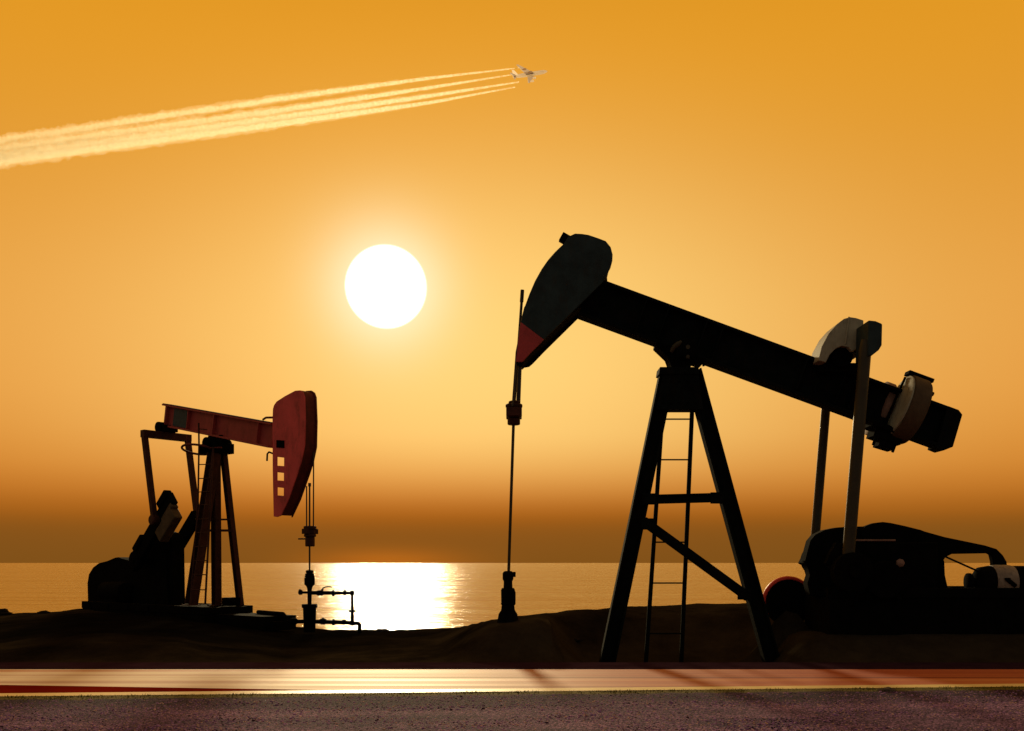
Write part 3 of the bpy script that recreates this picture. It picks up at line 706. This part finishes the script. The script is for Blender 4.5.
# a clump on the road edge
def rock(name, loc, r, label, m, seed, sq=(1.3,1,.7), kind='rock'):
    bm = MB(); rr = random.Random(seed); n1, n2_ = 12, 20; vs = []; fs = []
    for i in range(n1+1):
        t = math.pi*i/n1
        for j in range(n2_):
            q = 2*math.pi*j/n2_; v = Vector((math.sin(t)*math.cos(q), math.sin(t)*math.sin(q), math.cos(t)))
            f = 1+.35*mnoise.noise(v*1.6+Vector((seed,0,0)))+.18*mnoise.noise(v*4+Vector((0,seed,0)))
            vs.append((v.x*f*r*sq[0], v.y*f*r*sq[1], v.z*f*r*sq[2]))
    for i in range(n1):
        for j in range(n2_): fs.append([i*n2_+j, (i+1)*n2_+j, (i+1)*n2_+(j+1)%n2_, i*n2_+(j+1)%n2_])
    bm.add(vs, fs); o = bm.build(name, m, smooth=False); o.location = loc
    return tag(o, label, kind)
rk = mat('mossy_dark_stone', (.10,.075,.05), .95, .05, var=.5, scale=14, dirt=(.03,.022,.016), dirt_amt=.8, bscale=40, bump=.5)
rock('rock', (6.08, 16.13, .02), .14, 'low mossy stone lying on the yellow road edge line', rk, 3, (1.1,.8,.42))
def gz(x, y): return terrain(x, y)
dkr = mat('dark_clod', (.02,.015,.011), 1, 0, var=.3, scale=8)
for px, D, r, lab, sd in ((382,31.2,.14,'low dark clod on the crest below the sun glitter',5),(577,24.6,.08,'small dark clod on the mound crest between wellhead and A-frame',8),(44,37.5,.13,'small dark clod on the crest left of the red pump jack',11),(-3,38,.3,'dark clod on the crest at the left edge of the view',12)):
    x = (px-512)/F*D; rock('clod', (x, D, gz(x, D)+r*.2), r, lab, dkr, sd, (1.7,1,.55), 'clod')

# ------------------------------------------------------------------ sea
wat = bpy.data.materials.new('sea_water'); n, l = nodes_of(wat); p = n['Principled BSDF']
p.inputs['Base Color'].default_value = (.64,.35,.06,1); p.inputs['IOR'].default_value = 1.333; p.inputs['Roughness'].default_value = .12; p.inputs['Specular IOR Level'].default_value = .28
tc = n.new('ShaderNodeTexCoord')
def wave(scale, stretch, dist, prev, strength=1):
    mp = n.new('ShaderNodeMapping'); mp.inputs['Scale'].default_value = (stretch, 1, 1); l.new(tc.outputs['Object'], mp.inputs['Vector'])
    w = n.new('ShaderNodeTexNoise'); w.inputs['Scale'].default_value = scale; w.inputs['Detail'].default_value = 5; w.inputs['Roughness'].default_value = .6; l.new(mp.outputs['Vector'], w.inputs['Vector'])
    bq = n.new('ShaderNodeBump'); bq.inputs['Distance'].default_value = dist; bq.inputs['Strength'].default_value = strength; l.new(w.outputs['Fac'], bq.inputs['Height'])
    if prev: l.new(prev, bq.inputs['Normal'])
    return bq.outputs['Normal']
nn = wave(.02, .09, 4.0, None); nn = wave(.12, .12, 1.0, nn); nn = wave(.9, .42, .19, nn)
l.new(nn, p.inputs['Normal'])
b = MB(); yy = [30,200,1000,5000,20000,90000]; 
for j, y in enumerate(yy):
    for x in (-1,-.3,0,.3,1): b.v.append((x*max(3000, y*1.6), y, -1.5))
b.f = [[j*5+i, j*5+i+1, (j+1)*5+i+1, (j+1)*5+i] for j in range(len(yy)-1) for i in range(4)]; b.mi = [0]*len(b.f)
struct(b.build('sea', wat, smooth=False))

# ------------------------------------------------------------------ airliner and its contrails
ALT = 730.0
def sky_pt(px, py): t = (ALT-EYE)/((HY-py)/F); return Vector(((px-512)/F*t, t, ALT))
nose, tail = sky_pt(547.5,71.3), sky_pt(512.5,77)
hd_ = (nose-tail); L = hd_.length; hd_.z = 0; ang = math.atan2(hd_.y, hd_.x)
ctr = (nose+tail)/2
pm = bpy.data.materials.new('white_airframe'); n, l = nodes_of(pm); p = n['Principled BSDF']
p.inputs['Base Color'].default_value = (1,.92,.66,1); p.inputs['Subsurface Weight'].default_value = 1; p.inputs['Subsurface Radius'].default_value = (1,.95,.8); p.inputs['Subsurface Scale'].default_value = 60; p.inputs['Subsurface Anisotropy'].default_value = .5; p.inputs['Roughness'].default_value = .5
pl = thing('airliner', 'white four-engined airliner high in the amber sky ahead of its trails', 'airliner', ctr, ang)
hl = L/2
b = MB(); b.lathe((-hl,0,0), (1,0,0), [(0,.3),(3,1.2),(10,2.5),(18,2.9),(L-12,2.9),(L-6,2.6),(L-2.5,1.7),(L-.8,.8),(L,.1)], 20); b.build('fuselage', pm, pl)
for s_ in (-1, 1):
    b = MB(); root0, root1, tip0, tip1 = (8,0), (-4,0), (-9,s_*29), (-12,s_*29)
    def wing(b, q, t0, t1, z0, z1):
        (a, c, d_, e) = q
        b.add([(a[0],a[1],z0+t0),(c[0],c[1],z0+t0),(d_[0],d_[1],z1+t1),(e[0],e[1],z1+t1),(a[0],a[1],z0-t0),(c[0],c[1],z0-t0),(d_[0],d_[1],z1-t1),(e[0],e[1],z1-t1)],
              [(0,1,2,3),(7,6,5,4),(0,4,5,1),(1,5,6,2),(2,6,7,3),(3,7,4,0)])
    wing(b, (root0, root1, tip1, tip0), .9, .25, -1, 2); b.build('wing', pm, pl, .15)
    b = MB(); wing(b, ((-hl+7,0),(-hl+2,0),(-hl-1,s_*10),(-hl+1.5,s_*10)), .4, .15, .8, 1.4); b.build('tailplane', pm, pl, .08)
    for yy_, xx_ in ((9.5,3.2),(19,-3)):
        b = MB(); b.lathe((xx_-3,s_*yy_,-2.6+yy_*.07), (1,0,0), [(0,.6),(2,1.2),(5,1.5),(6,1.35)], 14); b.build('engine', pm, pl)
b = MB(); b.plate([(-hl+9,2.2),(-hl+1,2),(-hl-1,10.5),(-hl+2,10.5)], -.25, .25); b.build('tail_fin', pm, pl, .08)

cm = bpy.data.materials.new('contrail_vapour'); n, l = nodes_of(cm); n.remove(n['Principled BSDF'])
vol = n.new('ShaderNodeVolumePrincipled'); vol.inputs['Color'].default_value = (.97,1,.88,1); vol.inputs['Density'].default_value = .16; vol.inputs['Anisotropy'].default_value = .62
l.new(vol.outputs['Volume'], n['Material Output'].inputs['Volume'])
tc = n.new('ShaderNodeTexCoord'); sp = n.new('ShaderNodeSeparateXYZ'); l.new(tc.outputs['Generated'], sp.inputs['Vector'])
dr = n.new('ShaderNodeValToRGB'); l.new(sp.outputs['X'], dr.inputs['Fac'])
dr.color_ramp.elements[0].position = 0; dr.color_ramp.elements[0].color = (.026,)*3+(1,); dr.color_ramp.elements[1].position = 1; dr.color_ramp.elements[1].color = (.22,)*3+(1,)
e = dr.color_ramp.elements.new(.55); e.color = (.055,)*3+(1,); e = dr.color_ramp.elements.new(.85); e.color = (.13,)*3+(1,)
nz = n.new('ShaderNodeTexNoise'); nz.inputs['Scale'].default_value = .22; nz.inputs['Detail'].default_value = 4; l.new(tc.outputs['Object'], nz.inputs['Vector'])
nr = n.new('ShaderNodeMapRange'); nr.inputs['From Min'].default_value = .36; nr.inputs['From Max'].default_value = .66; nr.inputs['To Max'].default_value = 1.5; nr.inputs['To Min'].default_value = .35; l.new(nz.outputs['Fac'], nr.inputs['Value'])
dm = n.new('ShaderNodeMath'); dm.operation = 'MULTIPLY'; l.new(dr.outputs['Color'], dm.inputs[0]); l.new(nr.outputs['Result'], dm.inputs[1]); l.new(dm.outputs[0], vol.inputs['Density'])
cm.cycles.volume_step_rate = .03
cv = bpy.data.materials.new('contrail_veil'); n, l = nodes_of(cv); n.remove(n['Principled BSDF'])
vol = n.new('ShaderNodeVolumePrincipled'); vol.inputs['Color'].default_value = (.97,1,.88,1); vol.inputs['Density'].default_value = .014; vol.inputs['Anisotropy'].default_value = .62
l.new(vol.outputs['Volume'], n['Material Output'].inputs['Volume'])
trails = [
 ([(521,67.6),(430,78),(300,95.8),(150,118),(0,141),(-140,163)], 'uppermost thin white contrail streaming back from the airliner', .85),
 ([(514,74.4),(430,87.6),(300,107.5),(150,128.5),(0,149),(-140,169)], 'second white contrail from the top, from the inner engine', .95),
 ([(519,82),(430,95.8),(300,115),(150,136),(0,156),(-140,175)], 'third white contrail from the top, just above the lowest', 1.1),
 ([(515,87.2),(430,102.6),(300,121),(150,141.5),(0,161.5),(-140,181)], 'lowest and brightest white contrail behind the airliner', 1.0)]
for ti, (pts, lab, kf) in enumerate(trails):
    P3 = [sky_pt(*q) for q in pts]; path = []; rad_ = []
    tot = sum((P3[i+1]-P3[i]).length for i in range(len(P3)-1)); acc = 0
    for i in range(len(P3)-1):
        seg = (P3[i+1]-P3[i]).length; nn_ = int(seg/2.5)
        for j in range(nn_):
            q = P3[i].lerp(P3[i+1], j/nn_); s_ = (acc+seg*j/nn_)/tot
            path.append(q); rad_.append(.82*kf*(1.15+min(1, s_*5)*2.2+6.2*s_)); 
        acc += seg
    b = MB(); b.path(path, rad_, 12)
    org = Vector(b.v[0])
    for i, v in enumerate(b.v):
        c = path[i//12]; r0 = rad_[i//12]; v = Vector(v); s_ = (i//12)/len(path)
        f = 1+min(1, s_*3)*(.45*s_*mnoise.noise((v-org)*.045+Vector((0,0,ti*7)))+.35*mnoise.noise((v-org)*.12+Vector((ti*9,0,0)))+.6*mnoise.noise((v-org)*.45+Vector((0,ti*5,0))))
        b.v[i] = tuple(c+(v-c)*f)
    core = tag(b.build('contrail', cm), lab, 'contrail', 'contrails behind the airliner')
    b = MB(); b.path(path[::2], [r*(1.15+.7*min(1, 2*j/len(path)*3)) for j, r in enumerate(rad_[::2])], 12)
    for i, v in enumerate(b.v):
        c = path[::2][i//12]; v = Vector(v); f = 1+.30*mnoise.noise((v-org)*.05+Vector((ti*3,4,0)))+.45*mnoise.noise((v-org)*.30+Vector((0,ti*5,2)))
        b.v[i] = tuple(c+(v-c)*f)
    b.build('veil', cv, core)

# ------------------------------------------------------------------ sky and light
SUN = Vector(((386-512)/F, 1, (HY-287)/F)).normalized()
sun_el = math.asin(SUN.z); sun_az = math.atan2(SUN.x, SUN.y)
Wd = bpy.data.worlds.new('World'); S.world = Wd; Wd.use_nodes = True
n, l = Wd.node_tree.nodes, Wd.node_tree.links; n.clear()
outn = n.new('ShaderNodeOutputWorld'); tc = n.new('ShaderNodeTexCoord'); D = tc.outputs['Generated']
def math_(op, a, b_=None, c_=None, clamp=False):
    m = n.new('ShaderNodeMath'); m.operation = op; m.use_clamp = clamp
    for i, v in enumerate((a, b_, c_)):
        if v is None: continue
        if isinstance(v, (int, float)): m.inputs[i].default_value = v
        else: l.new(v, m.inputs[i])
    return m.outputs[0]
def lin(c): 
    f = lambda v: (v/255/12.92) if v/255 <= .04045 else ((v/255+.055)/1.055)**2.4
    return (f(c[0]), f(c[1]), f(c[2]), 1)
sx = n.new('ShaderNodeSeparateXYZ'); l.new(D, sx.inputs[0])
EM = .62
pos = math_('DIVIDE', math_('MAXIMUM', sx.outputs['Z'], 0.0), EM)
ramp = n.new('ShaderNodeValToRGB'); l.new(pos, ramp.inputs['Fac']); cr = ramp.color_ramp; cr.interpolation = 'B_SPLINE'
def st(py): t = (HY-py)/F; return math.sin(math.atan(t))/EM
SKY = [(562,(126,80,25)),(545,(128,81,26)),(529,(132,82,25)),(514,(160,93,24)),(494,(190,115,37)),(470,(211,135,50)),(438,(220,146,58)),(400,(228,156,67)),(330,(230,161,70)),(250,(227,157,62)),(150,(224,152,45)),(0,(228,153,28))]
cr.elements[0].position = st(562); cr.elements[0].color = lin(SKY[0][1]); cr.elements[1].position = st(0); cr.elements[1].color = lin(SKY[-1][1])
for py, c in SKY[1:-1]: e = cr.elements.new(st(py)); e.color = lin(c)
e = cr.elements.new(1.0); e.color = (.55,.22,.02,1)
def angle_to(px, py):
    v = Vector(((px-512)/F, 1, (HY-py)/F)).normalized()
    dp = n.new('ShaderNodeVectorMath'); dp.operation = 'DOT_PRODUCT'; l.new(D, dp.inputs[0]); dp.inputs[1].default_value = v
    return math_('ARCCOSINE', math_('MINIMUM', dp.outputs['Value'], 1.0))
def gauss(a, s): q = math_('DIVIDE', a, s); return math_('EXPONENT', math_('MULTIPLY', math_('MULTIPLY', q, q), -1.0))
def mixc(f, a, b_):
    m = n.new('ShaderNodeMix'); m.data_type = 'RGBA'; l.new(f, m.inputs['Factor']); l.new(a, m.inputs['A'])
    if isinstance(b_, tuple): m.inputs['B'].default_value = b_
    else: l.new(b_, m.inputs['B'])
    return m.outputs['Result']
a0 = angle_to(386,287)
yf = math_('MAXIMUM', sx.outputs['Y'], .05)
gx = math_('SUBTRACT', math_('DIVIDE', sx.outputs['X'], yf), (478-512)/F); gz_ = math_('SUBTRACT', math_('DIVIDE', sx.outputs['Z'], yf), (HY-352)/F)
glow = math_('MULTIPLY', gauss(gx, .33), gauss(gz_, .185))
# dust near the horizon swallows the glow
hz = n.new('ShaderNodeMapRange'); hz.interpolation_type = 'SMOOTHSTEP'; hz.inputs['From Min'].default_value = .04; hz.inputs['From Max'].default_value = .135; l.new(sx.outputs['Z'], hz.inputs['Value'])
c = mixc(math_('MULTIPLY', math_('MULTIPLY', glow, .95), hz.outputs['Result']), ramp.outputs['Color'], lin((252,212,124)))
c = mixc(math_('MULTIPLY', gauss(a0, .066), .6), c, lin((255,232,170)))
c = mixc(math_('MULTIPLY', gauss(a0, .048), .7), c, (1.2,1.08,.8,1))
c = mixc(math_('MULTIPLY', math_('MULTIPLY', gauss(angle_to(386,562), .075), .4), gauss(sx.outputs['Z'], .014)), c, lin((232,126,28)))
disc = n.new('ShaderNodeMapRange'); disc.interpolation_type = 'SMOOTHSTEP'; disc.inputs['From Min'].default_value = 39.9/F; disc.inputs['From Max'].default_value = 34.0/F; l.new(a0, disc.inputs['Value'])
c = mixc(disc.outputs['Result'], c, (4,3.8,3.4,1))
# the sky away from the sun is far dimmer
fr = n.new('ShaderNodeMapRange'); fr.interpolation_type = 'SMOOTHSTEP'; fr.inputs['From Min'].default_value = -.5; fr.inputs['From Max'].default_value = .78; fr.inputs['To Min'].default_value = 0; l.new(sx.outputs['Y'], fr.inputs['Value'])
bg = n.new('ShaderNodeBackground'); l.new(mixc(math_('SUBTRACT', 1.0, fr.outputs['Result']), c, (.195,.168,.138,1)), bg.inputs['Color']); bg.inputs['Strength'].default_value = 1
skt = n.new('ShaderNodeTexSky'); skt.sky_type = 'NISHITA'; skt.sun_disc = False; skt.sun_elevation = sun_el; skt.sun_rotation = sun_az; skt.dust_density = 4; skt.air_density = 2
am = n.new('ShaderNodeMix'); am.data_type = 'RGBA'; am.blend_type = 'MULTIPLY'; am.inputs['Factor'].default_value = 1; l.new(skt.outputs['Color'], am.inputs['A']); am.inputs['B'].default_value = (.03,.012,.002,1)
bg2 = n.new('ShaderNodeBackground'); l.new(am.outputs['Result'], bg2.inputs['Color']); bg2.inputs['Strength'].default_value = .05
ad = n.new('ShaderNodeAddShader'); l.new(bg.outputs[0], ad.inputs[0]); l.new(bg2.outputs[0], ad.inputs[1]); l.new(ad.outputs[0], outn.inputs['Surface'])

sl = bpy.data.lights.new('sun', 'SUN'); sl.energy = 2.0; sl.angle = R(4.6); sl.color = (1,.80,.45)
so = bpy.data.objects.new('sun', sl); COL.objects.link(so); so.rotation_euler = SUN.to_track_quat('Z', 'Y').to_euler(); so.location = (-10, 80, 30)

# ------------------------------------------------------------------ camera and render settings
cam = bpy.data.cameras.new('camera'); cam.lens = LENS; cam.sensor_width = 36; cam.shift_y = (HY-H_/2)/W_; cam.clip_end = 200000; cam.clip_start = .1
co = bpy.data.objects.new('camera', cam); COL.objects.link(co); co.location = CAM; co.rotation_euler = (R(90), 0, 0); S.camera = co
S.render.engine = 'CYCLES'; S.cycles.use_denoising = True; S.cycles.volume_bounces = 3; S.cycles.max_bounces = 6; S.cycles.sample_clamp_indirect = 4
S.render.resolution_x, S.render.resolution_y = W_, H_
vs_ = S.view_settings; vs_.view_transform = 'Standard'; vs_.look = 'None'; vs_.exposure = 0; vs_.gamma = 1; vs_.use_curve_mapping = False
